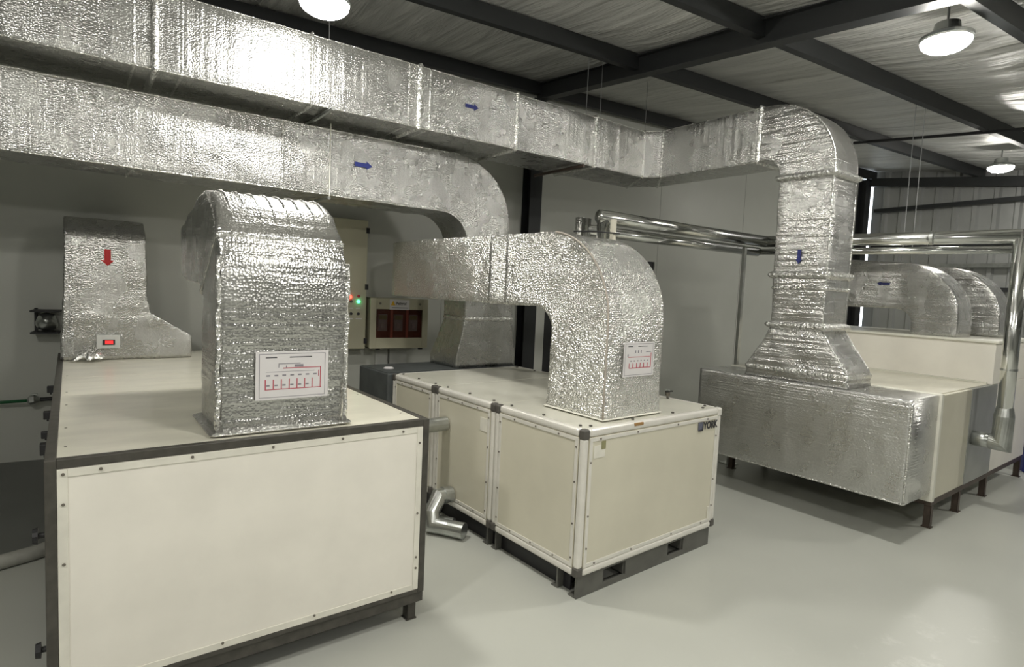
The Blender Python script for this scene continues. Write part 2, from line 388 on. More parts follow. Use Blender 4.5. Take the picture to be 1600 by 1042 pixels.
# ------------------------------------------------------------------ foil duct lofting
def lerp(a, b, t): return a + (b - a) * t
def loft(rings, rad=.012, step=.028, seg=.06, amp=.0035, rip=.003, seed=0, caps=True):
    """rings: (centre, A, B) with A, B half-extent vectors"""
    rings = [(Vector(c), Vector(a), Vector(b)) for c, a, b in rings]
    full = []
    for i in range(len(rings) - 1):
        c0, a0, b0 = rings[i]; c1, a1, b1 = rings[i + 1]
        L = max((c1 - c0).length, ((c1 + a1) - (c0 + a0)).length, ((c1 + b1) - (c0 + b0)).length)
        n = max(1, int(L / step))
        for k in range(n):
            t = k / n; full.append((c0.lerp(c1, t), a0.lerp(a1, t), b0.lerp(b1, t)))
    full.append(rings[-1])
    ha = max(a.length for _, a, _ in rings); hb = max(b.length for _, _, b in rings)
    na = max(2, int(2 * ha / seg)); nb = max(2, int(2 * hb / seg))
    bm = bmesh.new(); prev = None; s = 0; pc = full[0][0]
    first = None
    for c, a, b in full:
        s += (c - pc).length; pc = c
        la, lb_ = a.length, b.length; au, bu = a / la, b / lb_
        r = min(rad, la * .4, lb_ * .4); pts = []
        def corner(cx, cy, a0):
            for k in range(4):
                th = a0 + k * PI / 6
                pts.append((cx + r * math.cos(th), cy + r * math.sin(th), math.cos(th), math.sin(th)))
        corner(la - r, lb_ - r, 0)
        for k in range(1, na): pts.append((lerp(la - r, -la + r, k / na), lb_, 0, 1))
        corner(-la + r, lb_ - r, PI / 2)
        for k in range(1, nb): pts.append((-la, lerp(lb_ - r, -lb_ + r, k / nb), -1, 0))
        corner(-la + r, -lb_ + r, PI)
        for k in range(1, na): pts.append((lerp(-la + r, la - r, k / na), -lb_, 0, -1))
        corner(la - r, -lb_ + r, 1.5 * PI)
        for k in range(1, nb): pts.append((la, lerp(-lb_ + r, lb_ - r, k / nb), 1, 0))
        ring = []
        rp = rip * (noise.noise(Vector((s * 16, seed * 3.1, 0))) + .5 * noise.noise(Vector((s * 38, seed, 5))))
        for x, y, nx_, ny_ in pts:
            p = c + au * x + bu * y
            d = rp * (.6 + .8 * abs(noise.noise(p * 2.2 + Vector((seed, 0, 0))))) + amp * noise.noise(p * 9 + Vector((seed, seed, 0)))
            d += amp * .5 * noise.noise(p * 2.7 + Vector((0, seed, 9)))
            ring.append(bm.verts.new(p + (au * nx_ + bu * ny_) * d))
        if prev:
            n = len(ring)
            for k in range(n): bm.faces.new((prev[k], prev[(k + 1) % n], ring[(k + 1) % n], ring[k]))
        else: first = ring
        prev = ring
    if caps:
        bm.faces.new(first[::-1]); bm.faces.new(prev)
    return bm
def duct(name, rings, mt, parent, **k): return obj(name, loft(rings, **k), mt, parent, smooth=True)
def collar(parent, c, a, b, axis, w=.05, grow=.018, mt=None, seed=1, name='flange_joint'):
    c, a, b, ax = Vector(c), Vector(a), Vector(b), Vector(axis).normalized()
    def gr(g): return a * (1 + g / a.length), b * (1 + g / b.length)
    rr = []
    for q, g in ((-.5, .002), (-.25, grow * .8), (0, grow), (.25, grow * .8), (.5, .002)):
        A2, B2 = gr(g); rr.append((c + ax * w * q, A2, B2))
    return obj(name, loft(rr, rad=.02, step=.03, amp=.004, rip=0, seed=seed), mt or M['tape'], parent, smooth=True)
# ring in the v-z plane (duct width along u), from an outer and an inner point
def RV(uc, uh, O, I):
    O = Vector((uc, O[0], O[1])); I = Vector((uc, I[0], I[1])); return ((O + I) / 2, (uh, 0, 0), (O - I) / 2)
def RU(vc, vh, O, I):
    O = Vector((O[0], vc, O[1])); I = Vector((I[0], vc, I[1])); return ((O + I) / 2, (0, vh, 0), (O - I) / 2)
def arc(co, ro, ci, ri, t0, t1, n, fn):
    out = []
    for k in range(n + 1):
        t = math.radians(lerp(t0, t1, k / n))
        out.append(fn((co[0] + ro * math.cos(t), co[1] + ro * math.sin(t)), (ci[0] + ri * math.cos(t), ci[1] + ri * math.sin(t))))
    return out
def edge_tape(parent, rings, sa, sb, r=.0065, i0=0, i1=None, name='edge_tape', mt=None):
    pts = []
    for c, a, b in rings[i0:i1]:
        c, a, b = Vector(c), Vector(a), Vector(b)
        q = c + a * sa * (1 - .003 / a.length) + b * sb * (1 - .003 / b.length)
        if pts and (q - pts[-1]).length < .004: continue
        pts.append(q)
    # crinkle the tape a little
    out = [pts[0]]
    for p, q in zip(pts, pts[1:]):
        n = max(1, int((q - p).length / .05))
        for k in range(1, n + 1):
            w_ = p.lerp(q, k / n); out.append(w_ + Vector((noise.noise(w_ * 9), noise.noise(w_ * 9 + Vector((5, 0, 0))), noise.noise(w_ * 9 + Vector((0, 7, 0))))) * .004)
    return obj(name, T(out, [r * (1 + .5 * noise.noise(p * 14)) for p in out], 7), mt or M['tape'], parent, smooth=True)
def arrow(parent, name, mt, o, ax, up, L, H, off):
    """flat arrow: o tail centre, ax direction, up across"""
    o, ax, up = Vector(o), Vector(ax).normalized(), Vector(up).normalized()
    P_ = [(0, -.5), (.66, -.5), (.66, -1), (1, 0), (.66, 1), (.66, .5), (0, .5)]
    return obj(name, poly(bmesh.new(), [o + ax * L * a + up * H * .5 * b for a, b in P_], off), mt, parent)

# frames measured for the three rows of machines
FL = dict(loc=(-.371, 2.638, 0), yaw=6.264)
FY = dict(loc=(2.07, 2.574, 0), yaw=8.019)
FT = dict(loc=(4.798, 2.123, 0), yaw=6.103)

# ================================================================== LEFT UNIT
W, D, H, ZB = 1.592, 3.50, 1.102, .158
t = thing('air_handling_unit', 'large cream box unit with dark steel frame, nearest on the left', 'air handling unit', **FL)
f = .036
fr = B((0, f, 0, f, ZB, H), (W - f, W, 0, f, ZB, H), (0, f, D - f, D, ZB, H), (W - f, W, D - f, D, ZB, H),
       (f, W - f, 0, f, H - f, H), (f, W - f, 0, f, ZB, ZB + .02), (f, W - f, D - f, D, H - f, H), (f, W - f, D - f, D, ZB, ZB + f),
       (0, f, f, D - f, H - f, H), (W - f, W, f, D - f, H - f, H), (0, f, f, D - f, ZB, ZB + f), (W - f, W, f, D - f, ZB, ZB + f))
obj('frame', fr, M['dark'], t, bevel=.003)
obj('base_frame', B((0, W, .01, .06, .10, ZB - .001), (0, W, D - .06, D, .10, ZB - .001), (.012, .06, .06, D - .06, .10, ZB - .001), (W - .06, W - .012, .06, D - .06, .10, ZB - .001),
                    (.06, W - .06, 1.1, 1.16, .10, ZB - .001), (.06, W - .06, 2.2, 2.26, .10, ZB - .001)), M['dark'], t, bevel=.003)
for x in (.03, W - .08):
    for y in (.03, 1.1, 2.2, D - .08):
        obj('leg', B((x, x + .05, y, y + .006, 0, .10), (x, x + .006, y, y + .05, 0, .10), (x - .005, x + .055, y - .005, y + .055, 0, .006)), M['dark'], t)
p = obj('front_panel', B(f, W - f, .004, .03, ZB + .02, H - f), M['cream'], t, bevel=.002)
e = .033
obj('panel_edging', B((f + .001, f + e, .0, .004, ZB + .022, H - f - .002), (W - f - e, W - f - .001, .0, .004, ZB + .022, H - f - .002),
    (f + e, W - f - e, .0, .004, H - f - e, H - f - .002), (f + e, W - f - e, .0, .004, ZB + .022, ZB + .02 + e)), M['cream_trim'], p, bevel=.0015)
obj('side_panel', B(W - .03, W - .006, f, D - f, ZB + f, H - f), M['cream'], t)
obj('side_panel', B(.006, .03, f, D - f, ZB + f, H - f), M['cream'], t)
obj('rear_panel', B(f, W - f, D - .03, D - .006, ZB + f, H - f), M['cream'], t)
for y0, y1 in ((f, 1.40), (1.406, 2.06), (2.066, D - f)):
    obj('top_panel', B(f, W - f, y0, y1, H - .03, H - .003), M['cream_top'], t, bevel=.002)
def screw(parent, p, ax, r=.006, h=.004, mt=None, name='screw'):
    p = Vector(p); ax = Vector(ax)
    return obj(name, cyl(p - ax * h * .5, p + ax * h, r, 8), mt or M['zinc'], parent)
for x, z in [(.055, 1.045), (.055, .93), (.055, .70), (.17, 1.05), (.48, 1.052), (.80, 1.052), (1.12, 1.052), (1.44, 1.05), (W - .055, .98), (W - .055, .60), (W - .055, .36), (W - .055, .30), (.22, .205), (.60, .205), (1.0, .205), (1.4, .205)]:
    screw(t, (x, 0, z), (0, -1, 0))
for x, y in [(.062, .2), (.062, .55), (.062, 1.1), (.062, 1.5), (.062, 2.15), (W - .07, .2), (W - .07, .8)]:
    screw(t, (x, y, H - .003), (0, 0, 1), .005, .002)
for v, z, s in ((2.25, 1.0, .022), (1.55, .965, .022), (1.20, .93, .018), (1.02, .90, .028)):
    hb = obj('latch', B((-.045, 0, v - s, v + s, z - s, z + s), (-.03, -.02, v - s * .6, v + s * .6, z - s * 1.6, z + s * .2)), M['black'], t, bevel=.004)
obj('latch', tube(bmesh.new(), [(0, .35, .70), (-.03, .35, .70), (-.032, .35, .70), (-.05, .35, .70)], [.012, .012, .035, .03], 12), M['black'], t)
obj('latch', tube(bmesh.new(), [(0, .20, .285), (-.02, .20, .285), (-.022, .20, .285), (-.04, .20, .285)], [.012, .012, .032, .028], 12), M['black'], t)

# foil elbow on its top
t = thing('insulated_duct', 'foil wrapped duct elbow rising from the near cream unit with a large diagram sheet', 'duct', **FL)
uc, uh = .88, .29
fn = lambda O, I: RV(uc, uh, O, I)
rings = [RV(.876, .282, (.10, 1.104), (.52, 1.104)), RV(.882, .292, (.095, 1.5), (.50, 1.5)), RV(.88, .290, (.082, 1.72), (.49, 1.66))]
for k in range(1, 11):
    th = math.radians(180 - 9 * k)
    O = (.50 + .42 * math.cos(th), 1.77 + .445 * math.sin(th)); I = (.56 + .07 * math.cos(th), 1.69 + .06 * math.sin(th))
    rings.append(RV(.88 - .02 * k / 10, .29 - .02 * k / 10, O, I))
rings += [RV(.86, .265, (.64, 2.205), (.64, 1.752)), RV(.86, .265, (.95, 2.13), (.95, 1.765)), RV(.87, .265, (1.25, 2.095), (1.25, 1.785))]
duct('elbow', rings, M['foil_h'], t, amp=.006, rip=.006, seed=1, rad=.028)
for k in range(8):
    uu = .66 + .063 * k; pts = []
    for q in range(5, 12):
        c, a, b = [Vector(x) for x in rings[min(q + 2, len(rings) - 1)]]
        pts.append(Vector((uu, c.y, c.z)) + b * (1 + .001 / b.length))
    obj('top_strip', T(pts, .0055, 7), M['tape'], t, smooth=True)
# ragged taped skirt on the unit top
collar(t, (.876, .31, 1.112), (.30, 0, 0), (0, .225, 0), (0, 0, 1), w=.02, grow=.02, name='base_skirt', mt=M['foil_h'])
for (du, dv) in ((-1, -1), (1, -1)):
    pts = []
    for k in range(12):
        z = 1.12 + .07 * k; pts.append((.876 + du * (.286 + .004 * math.sin(k * 2.1)), .095 + .004 * math.cos(k * 1.7), z))
    obj('corner_tape', T(pts, [.012 + .004 * math.sin(k * 3) for k in range(12)], 8), M['tape'], t, smooth=True)
collar(t, RV(.872, .283, (.135, 1.99), (.52, 1.72))[0], (.283, 0, 0), RV(.872, .283, (.135, 1.99), (.52, 1.72))[2], (0, .62, .78), w=.03, grow=.006, name='band_seam')

# diagram sheets ---------------------------------------------------------
def sheet(name, label, frame, x0, x1, v, z0, z1, cells, wide):
    t = thing(name, label, 'paper sheet', **frame)
    w_, h_ = x1 - x0, z1 - z0
    P = lambda a, b: (x0 + a * w_, z0 + b * h_)
    obj('paper', B(x0, x1, v - .0015, v, z0, z1), M['paper'], t)
    def bar(a0, a1, b0, b1, mt, nm):
        p0, p1 = P(a0, b0), P(a1, b1); return (p0[0], p1[0], v - .0022, v - .0014, p0[1], p1[1])
    bl = [bar(.045, .955, .045, .055, 0, 0), bar(.045, .955, .945, .955, 0, 0), bar(.045, .052, .055, .945, 0, 0), bar(.948, .955, .055, .945, 0, 0)]
    if wide:
        bl += [bar(.30, .60, .735, .75, 0, 0), bar(.30, .31, .66, .735, 0, 0), bar(.52, .64, .665, .72, 0, 0), bar(.40, .415, .66, .70, 0, 0)]
        bl += [bar(.14 + k * .107, .19 + k * .107, .485, .515, 0, 0) for k in range(7)] + [bar(.14 + k * .107, .185 + k * .107, .28, .31, 0, 0) for k in range(6)]
        bl += [bar(.135, .80, .572, .58, 0, 0)]
        rb = [bar(.12, .90, .205, .22, 0, 0), bar(.88, .89, .22, .64, 0, 0), bar(.36, .89, .64, .655, 0, 0), bar(.855, .862, .45, .58, 0, 0)]
        rb += [bar(.12 + k * .107, .133 + k * .107, .22, .42, 0, 0) for k in range(7)]
    else:
        bl += [bar(.36 + k * .09, .39 + k * .09, .68, .76, 0, 0) for k in range(3)] + [bar(.72, .88, .70, .72, 0, 0), bar(.12, .15, .58, .66, 0, 0)]
        bl += [bar(.22 + k * .11, .26 + k * .11, .44, .47, 0, 0) for k in range(6)]
        rb = [bar(.18, .90, .24, .26, 0, 0), bar(.88, .90, .26, .68, 0, 0), bar(.14, .86, .56, .575, 0, 0)]
        rb += [bar(.18 + k * .118, .20 + k * .118, .26, .39, 0, 0) for k in range(6)]
    tb = [bar(.13, .28, .865, .885, 0, 0), bar(.45, .76, .865, .885, 0, 0)]
    [obj('title_line', B(*q), M['inkblack'], t) for q in tb]; obj('grey_lines', B(*bl), M['ink'], t); obj('red_duct_lines', B(*rb), M['inkred'], t)
    return t
sheet('diagram_sheet', 'large white sheet with red ductwork diagram taped to the near foil duct', FL, .742, 1.072, .086, 1.250, 1.472, 7, True)
sheet('diagram_sheet', 'small white sheet with red diagram on the middle foil elbow', FY, .418, .722, .1025, 1.285, 1.506, 6, False)

# rear elbow on the left unit --------------------------------------------
t = thing('insulated_duct', 'foil duct with red down arrow on the far end of the left unit', 'duct', **FL)
rr = [((.467, 3.17, 1.104), (.447, 0, 0), (0, -.22, 0)), ((.467, 3.17, 1.29), (.447, 0, 0), (0, -.22, 0)), ((.44, 3.17, 1.33), (.41, 0, 0), (0, -.22, 0)),
      ((.325, 3.165, 1.475), (.292, 0, 0), (0, -.215, 0)), ((.315, 3.165, 1.60), (.275, 0, 0), (0, -.215, 0)), ((.315, 3.165, 1.78), (.272, 0, 0), (0, -.215, 0))]
for k in range(1, 11):
    th = math.radians(180 - 9 * k)
    O = (3.19 + .24 * math.cos(th), 1.985 + .24 * math.sin(th)); I = (3.42 + .04 * math.cos(th), 1.79 + .04 * math.sin(th))
    rr.append(RV(.313, .265, O, I))
rr.append(RV(.313, .262, (3.86, 2.225), (3.86, 1.83)))
duct('elbow', rr, M['foil'], t, amp=.005, rip=.003, seed=3)
arrow(t, 'arrow_sticker', M['arrow_r'], (.322, 2.944, 1.975), (0, 0, -1), (1, 0, 0), .13, .085, (0, -.002, 0))
t2 = thing('switch_box', 'small grey box with a red rocker switch at the foot of the far left duct', 'switch', **FL)
obj('box', B(.245, .40, 2.90, 2.945, 1.195, 1.30), M['conduit'], t2, bevel=.004)
obj('rocker', B(.285, .365, 2.894, 2.90, 1.225, 1.265), M['inkblack'], t2); obj('rocker_light', B(.30, .352, 2.890, 2.894, 1.232, 1.258), emis('red_rocker', (.8, .02, .02), .6), t2)
# crumpled loose foil at its foot
bm = bmesh.new(); bmesh.ops.create_icosphere(bm, subdivisions=4, radius=.07)
for v_ in bm.verts:
    v_.co = Vector((v_.co.x * 1.5 + .20, v_.co.y * .7 + 2.86, max(v_.co.z * .6, -.0) + 1.128)) ; v_.co += Vector((1, 1, 1)) * .022 * noise.noise(v_.co * 22)
tf = thing('foil_scrap', 'crumpled scrap of foil lying on the left unit below the switch box', 'foil', **FL)
obj('crumple', bm, M['tape'], tf)

# ================================================================== MIDDLE UNIT (YORK)
W, H, ZB = 1.433, 1.018, .135; S = [0, .854, 1.645, 2.358]
t = thing('air_handling_unit', 'tan panelled unit with white rails, three sections long, standing in the centre', 'air handling unit', **FY)
r = .05
def rail(name, *b, mt='rail', bev=.018): return obj(name, B(*b), M[mt], t, bevel=bev, seg=3)
k_ = .026
for i in range(3):
    a, b = S[i] + .002, S[i + 1] - .002
    L0, L1 = a + r, b - r
    for x0, x1 in ((0, r), (W - r, W)):
        rail('rail', x0, x1, L0, L1, H - r, H); rail('rail', x0, x1, L0, L1, ZB, ZB + r)
        for y0, y1 in ((a, a + r), (b - r, b)):
            rail('post', x0 + .002, x1 - .002, y0 + .002, y1 - .002, ZB + r, H - r)
            for z0, z1 in ((H - r - .012, H + .001), (ZB - .001, ZB + r + .008)):
                front_right = (x0 > .5 and y0 < .01 and z0 > .5)
                obj('corner_bracket', B(x0 - .001, x1 + .001, y0 - .001, y1 + .001, z0, z1), M['rail'] if front_right else M['bracket'], t, bevel=.014, seg=3)
    for y0, y1 in ((a, a + r), (b - r, b)):
        if i == 0 and y0 == a or i == 2 and y1 == b:
            rail('rail', r, W - r, y0, y1, H - r, H)
        else:
            rail('rail', r, W - r, y0, y1, H - r, H - .012)
        rail('rail', r, W - r, y0, y1, ZB, ZB + r)
    # panels: side, far side, top
    for x0, x1, tx0, tx1 in ((.008, .03, .003, .008), (W - .03, W - .008, W - .008, W - .003)):
        pnl = obj('side_panel', B(x0, x1, L0, L1, ZB + r, H - r), M['tan'], t)
        obj('panel_edging', B((tx0, tx1, L0 + .003, L0 + k_, ZB + r + .003, H - r - .003), (tx0, tx1, L1 - k_, L1 - .003, ZB + r + .003, H - r - .003),
            (tx0, tx1, L0 + k_, L1 - k_, H - r - k_, H - r - .003), (tx0, tx1, L0 + k_, L1 - k_, ZB + r + .003, ZB + r + k_)), M['rail'], pnl, bevel=.0015)
    obj('top_panel', B(r * .7, W - r * .7, a + r * .5 if i == 0 else a, b - r * .5 if i == 2 else b, H - .02, H - .002), M['tan_top'], t, bevel=.002)
    for z in (ZB + r + .06, .45, .70, H - r - .06):
        screw(t, (.003, L0 + .014, z), (-1, 0, 0)); screw(t, (.003, L1 - .014, z), (-1, 0, 0))
    for q in (.22, .5, .78):
        screw(t, (.003, lerp(L0, L1, q), H - r - .015), (-1, 0, 0)); screw(t, (.003, lerp(L0, L1, q), ZB + r + .015), (-1, 0, 0))
    for q in (.12, .5, .88):
        screw(t, (.066, lerp(a, b, q), H - .001), (0, 0, 1), .010, .008, M['bracket'], 'plug'); screw(t, (W - .07, lerp(a, b, q), H - .001), (0, 0, 1), .010, .008, M['bracket'], 'plug')
for x in (.115, .50, .92, 1.28): screw(t, (x, .066, H - .001), (0, 0, 1), .010, .008, M['bracket'], 'plug')
pnl = obj('front_panel', B(r, W - r, .008, .03, ZB + r, H - r), M['tan'], t)
obj('panel_edging', B((r + .003, r + k_, .003, .008, ZB + r + .003, H - r - .003), (W - r - k_, W - r - .003, .003, .008, ZB + r + .003, H - r - .003),
    (r + k_, W - r - k_, .003, .008, H - r - k_, H - r - .003), (r + k_, W - r - k_, .003, .008, ZB + r + .003, ZB + r + k_)), M['rail'], pnl, bevel=.0015)
obj('rear_panel', B(r, W - r, S[3] - .03, S[3] - .008, ZB + r, H - r), M['tan'], t)
for z in (ZB + r + .12, .5, .82):
    screw(t, (r + .014, .003, z), (0, -1, 0)); screw(t, (W - r - .014, .003, z), (0, -1, 0))
for x in (.14, .48, .90, 1.25):
    screw(t, (x, .003, H - r - .014), (0, -1, 0)); screw(t, (x, .003, ZB + r + .014), (0, -1, 0))
obj('handle_slot', B((W - r - .055, W - r - .03, .001, .008, .20, .30)), M['cream_trim'], t, bevel=.003)
# scuffed old labels
obj('old_label', B((.09, .15, .005, .0078, .84, .915), (.15, .185, .005, .0078, .84, .885)), M['cream_trim'], t)
obj('old_label', B((.155, .19, .005, .0078, .888, .935)), mat('olive_label', (.28, .27, .14), .6), t)
obj('old_label', B((.004, .0078, .935, 1.02, .80, .895)), M['cream_trim'], t)
obj('rust_spot', B((.44, .53, -.001, .02, H - .025, H - .006)), M['rust'], t, bevel=.004)
# lettering and emblem
lg = text_mesh('brand_lettering', 'YORK', .074, M['inkblack'], t, (1.204, .0015, .884), (PI / 2, 0, 0), bold=.0022, xs=.86)
em = obj('brand_emblem', B(1.142, 1.200, .001, .0045, .882, .938), mat('emblem_grey', (.15, .16, .22), .4, var=.4, vscale=40), t)
obj('emblem_edge', B((1.190, 1.200, .0, .001, .886, .938), (1.142, 1.200, .0, .001, .876, .886)), M['inkblack'], em)
# skid base with fork pockets
zt = ZB - .001
sk = B((.02, .25, .02, .035, .0, zt), (.46, .90, .02, .035, .0, zt), (1.08, W - .04, .02, .035, .0, zt), (.25, .46, .02, .035, 0, .035), (.90, 1.08, .02, .035, 0, .035),
       (.25, .46, .02, .035, .120, zt), (.90, 1.08, .02, .035, .120, zt), (.02, W - .04, .035, .09, 0, .008), (.02, W - .04, .035, .09, zt - .008, zt),
       (.25, .26, .035, .12, .035, .12), (.45, .46, .035, .12, .035, .12), (.90, .91, .035, .12, .035, .12), (1.07, 1.08, .035, .12, .035, .12))
obj('skid', sk, M['skid'], t)
for y in (.18, .80, .90, 1.58, 1.68, 2.28):
    obj('skid', B((.02, W - .04, y, y + .012, 0, zt), (.02, W - .04, y + .012, y + .055, 0, .008), (.02, W - .04, y + .012, y + .055, zt - .008, zt)), M['skid'], t)
obj('skid_rail', B((.07, .085, .12, S[3] - .02, 0, zt), (W - .11, W - .095, .12, S[3] - .02, 0, zt)), M['black'], t)
# small valve fitting standing on the far top edge
tv = thing('air_vent_valve', 'tiny dark fitting on the far top edge of the centre unit', 'valve', **FY)
obj('body', tube(bmesh.new(), [(W - .06, .44, H), (W - .06, .44, H + .02), (W - .06, .44, H + .021), (W - .06, .44, H + .05)], [.008, .008, .02, .02], 12), M['zinc'], tv)
obj('lever', B(W - .10, W - .02, .42, .435, H + .05, H + .058), M['black'], tv); obj('dial', cyl((W - .06, .44, H + .058), (W - .06, .44, H + .068), .018, 12), M['galv'], tv)

# rear plenum in dark canvas
t = thing('canvas_plenum', 'dark grey canvas covered box joined behind the centre unit', 'plenum', **FY)
obj('box', B(-.04, 1.45, S[3] + .004, 2.95, .16, 1.015), M['canvas'], t, bevel=.012, seg=3)
obj('base_frame', B((-.02, 1.43, S[3] + .02, S[3] + .06, .0, .159), (-.02, 1.43, 2.88, 2.92, 0, .159)), M['dark'], t)
obj('top_flap', B(-.03, 1.40, S[3] + .03, 2.93, 1.016, 1.019), M['canvas'], t)
tl = thing('roll_of_tape', 'small pale disc lying on the corner of the dark canvas box', 'disc', **FY)
obj('disc', tube(bmesh.new(), [(.10, 2.62, 1.020), (.10, 2.62, 1.024), (.10, 2.62, 1.036)], [.045, .05, .035], 18), M['paper'], tl)

# middle elbow -------------------------------------------------------------
t = thing('insulated_duct', 'glittering foil duct arching down onto the centre unit with a small sheet', 'duct', **FY)
uc, uh = .548, .278
rr = [RV(.548, .283, (.105, 1.02), (.64, 1.02)), RV(.546, .278, (.108, 1.3), (.625, 1.3)), RV(.545, .276, (.11, 1.55), (.625, 1.53))]
for k in range(1, 15):
    th = math.radians(180 - 90 * k / 14)
    O = (.68 + .57 * math.cos(th), 1.63 + .575 * math.sin(th)); I = (.80 + .175 * math.cos(th), 1.535 + .16 * math.sin(th))
    rr.append(RV(uc, uh, O, I))
rr += [RV(uc, uh, (1.3, 2.208), (1.3, 1.695)), RV(.53, .26, (1.9, 2.215), (1.9, 1.69)), RV(.45, .18, (2.35, 2.218), (2.35, 1.69)), RV(.45, .18, (2.75, 2.218), (2.75, 1.69))]
cv = 2.93
for k in range(1, 8):
    th = math.radians(13 * k)
    # swings toward +u behind the riser
    cc = Vector((.45 + .35, 2.80, 1.954)); rad_ = .35
    dirv = Vector((-math.cos(th), math.sin(th), 0))
    rr.append((cc + dirv * rad_, dirv * .18 * -1, (0, 0, .264)))
duct('arch', rr, M['foil_g'], t, amp=.004, rip=.0025, seed=5, rad=.018)
for v0 in (1.13, 1.33): collar(t, (uc, v0, 1.952), (uh, 0, 0), (0, 0, .258), (0, 1, 0), w=.03, grow=.006, mt=M['foil'], name='wrap_seam')
collar(t, (.548, .372, 1.028), (.285, 0, 0), (0, .27, 0), (0, 0, 1), w=.010, grow=.012, name='sealant_bead', mt=M['gasket'])
pts = []
for q in rr[:16]:
    c, a, b = Vector(q[0]), Vector(q[1]), Vector(q[2]); pts.append(c - a + b * 1.0)
obj('corner_tape', T([p_ + Vector((-.001, .002, 0)) for p_ in pts], .006, 8), mat('aged_tape', (.42, .38, .33), .5), t, smooth=True)

# drain pipes beside the centre unit ---------------------------------------
t = thing('coil_pipe', 'short silver pipe stub on the side of the centre unit, upper one', 'pipe', **FY)
obj('stub', cyl((-.42, 1.46, .755), (-.001, 1.46, .755), .055, 20), M['galv'], t, smooth=False)
t = thing('drain_pipe', 'silver pipe bending to the floor between the left and centre units', 'pipe', **FY)
obj('pipe', T([(-.001, 1.35, .235), (-.11, 1.35, .235), (-.19, 1.31, .14), (-.20, 1.27, .066), (-.13, 1.17, .062), (-.068, 1.06, .062)], .059, 20), M['galv'], t, smooth=False)
obj('collar', cyl((-.05, 1.35, .235), (-.075, 1.35, .235), .065, 20), M['galv'], t)
obj('branch_pipe', T([(-.20, 1.46, .052), (-.055, 1.22, .052)], .048, 20), M['galv'], t, smooth=False)
obj('collar', cyl((-.12, 1.3276, .054), (-.11, 1.311, .054), .052, 20), M['galv'], t)

# ================================================================== LOWER DUCT
t = thing('insulated_duct', 'lower long foil duct with blue arrow, bending down behind the centre unit', 'duct', **FY)
rr = [RU(2.68, .24, (-5.6, 3.0), (-5.6, 2.49)), RU(2.68, .24, (-2.6, 2.99), (-2.6, 2.50)), RU(2.66, .24, (0, 3.035), (0, 2.50)), RU(2.66, .24, (.45, 3.045), (.35, 2.50))]
for k in range(0, 13):
    th = math.radians(90 - 7.5 * k)
    O = (.67 + .635 * math.cos(th), 2.41 + .64 * math.sin(th)); I = (.50 + .30 * math.cos(th), 2.2 + .30 * math.sin(th))
    rr.append(RU(2.64, .22, O, I))
rr += [RU(2.62, .20, (1.39, 1.66), (.80, 1.66)), ((1.095, 2.61, 1.48), (0, .19, 0), (.30, 0, 0)), ((1.09, 2.63, 1.36), (0, .21, 0), (.315, 0, 0)),
       ((1.08, 2.66, 1.12), (0, .24, 0), (.372, 0, 0)), ((1.08, 2.66, 1.021), (0, .24, 0), (.37, 0, 0))]
duct('run', rr, M['foil'], t, amp=.005, rip=.003, seed=7)
for u0 in (-3.6, -1.92, -.95): collar(t, (u0, 2.68 if u0 < -1 else 2.665, 2.755), (0, .24, 0), (0, 0, .26), (1, 0, 0), w=.02, grow=.004, name='wrap_seam')
edge_tape(t, rr[:17], -1, -1); edge_tape(t, rr[:5], -1, 1)
collar(t, (1.095, 2.61, 1.50), (.298, 0, 0), (0, .19, 0), (0, 0, 1), w=.05, grow=.012, name='flange_joint')
arrow(t, 'arrow_sticker', M['arrow_b'], (-.37, 2.413, 2.786), (1, 0, 0), (0, 0, 1), .155, .07, (0, -.003, 0))

# ================================================================== UPPER DUCT, LEG AND DROP (frame T)
t = thing('insulated_duct', 'upper long foil duct turning at the corner and dropping onto the right unit', 'duct', **FT)
zc, hz = 3.325, .245
FG = [((-8.0, 2.86), (-8.0, 3.46)), ((-5.3, 2.81), (-5.3, 3.41)), ((-2.7, 2.755), (-2.7, 3.35)), ((-.8, 2.715), (-.8, 3.32)), ((-.06, 2.70), (.30, 3.25)), ((.06, 2.55), (.50, 2.95)), ((.06, 2.40), (.50, 2.60)), ((.06, 1.46), (.50, 1.46))]
def FGr(Fp, Gp, z=zc, h=hz):
    Fv, Gv = Vector((*Fp, z)), Vector((*Gp, z)); return ((Fv + Gv) / 2, (Gv - Fv) / 2, (0, 0, h))
duct('main_run', [FGr(*q) for q in FG], M['foil'], t, amp=.005, rip=.0035, seed=11)
mr_ = [FGr(*q) for q in FG]
edge_tape(t, mr_, -1, -1); edge_tape(t, mr_, -1, 1, r=.004)
for u0, gw in ((-4.57, .045), (-3.60, .03), (-2.735, .045), (-1.76, .035), (-.78, .03)):
    vf = 2.81 - (u0 + 5.3) * .0215
    collar(t, (u0, vf + .30, zc), (0, .302, 0), (0, 0, hz), (1, 0, 0), w=gw, grow=.02)
for u0 in (-4.68, -4.42, -2.83, -2.64):
    vf = 2.81 - (u0 + 5.3) * .0215
    collar(t, (u0, vf + .30, zc), (0, .301, 0), (0, 0, hz), (1, 0, 0), w=.016, grow=.004, name='wrap_seam')
collar(t, (.12, 2.975, zc), Vector((.18, .275, 0)), (0, 0, hz), (1, -.6, 0), w=.03, grow=.014)
collar(t, (.28, 2.75, zc), Vector((.22, .20, 0)), (0, 0, hz), (.6, -1, 0), w=.03, grow=.014)
collar(t, (.28, 1.44, zc), (.22, 0, 0), (0, 0, hz), (0, 1, 0), w=.04, grow=.022)
rr = [RV(.28, .22, (1.45, 3.57), (1.45, 3.08))]
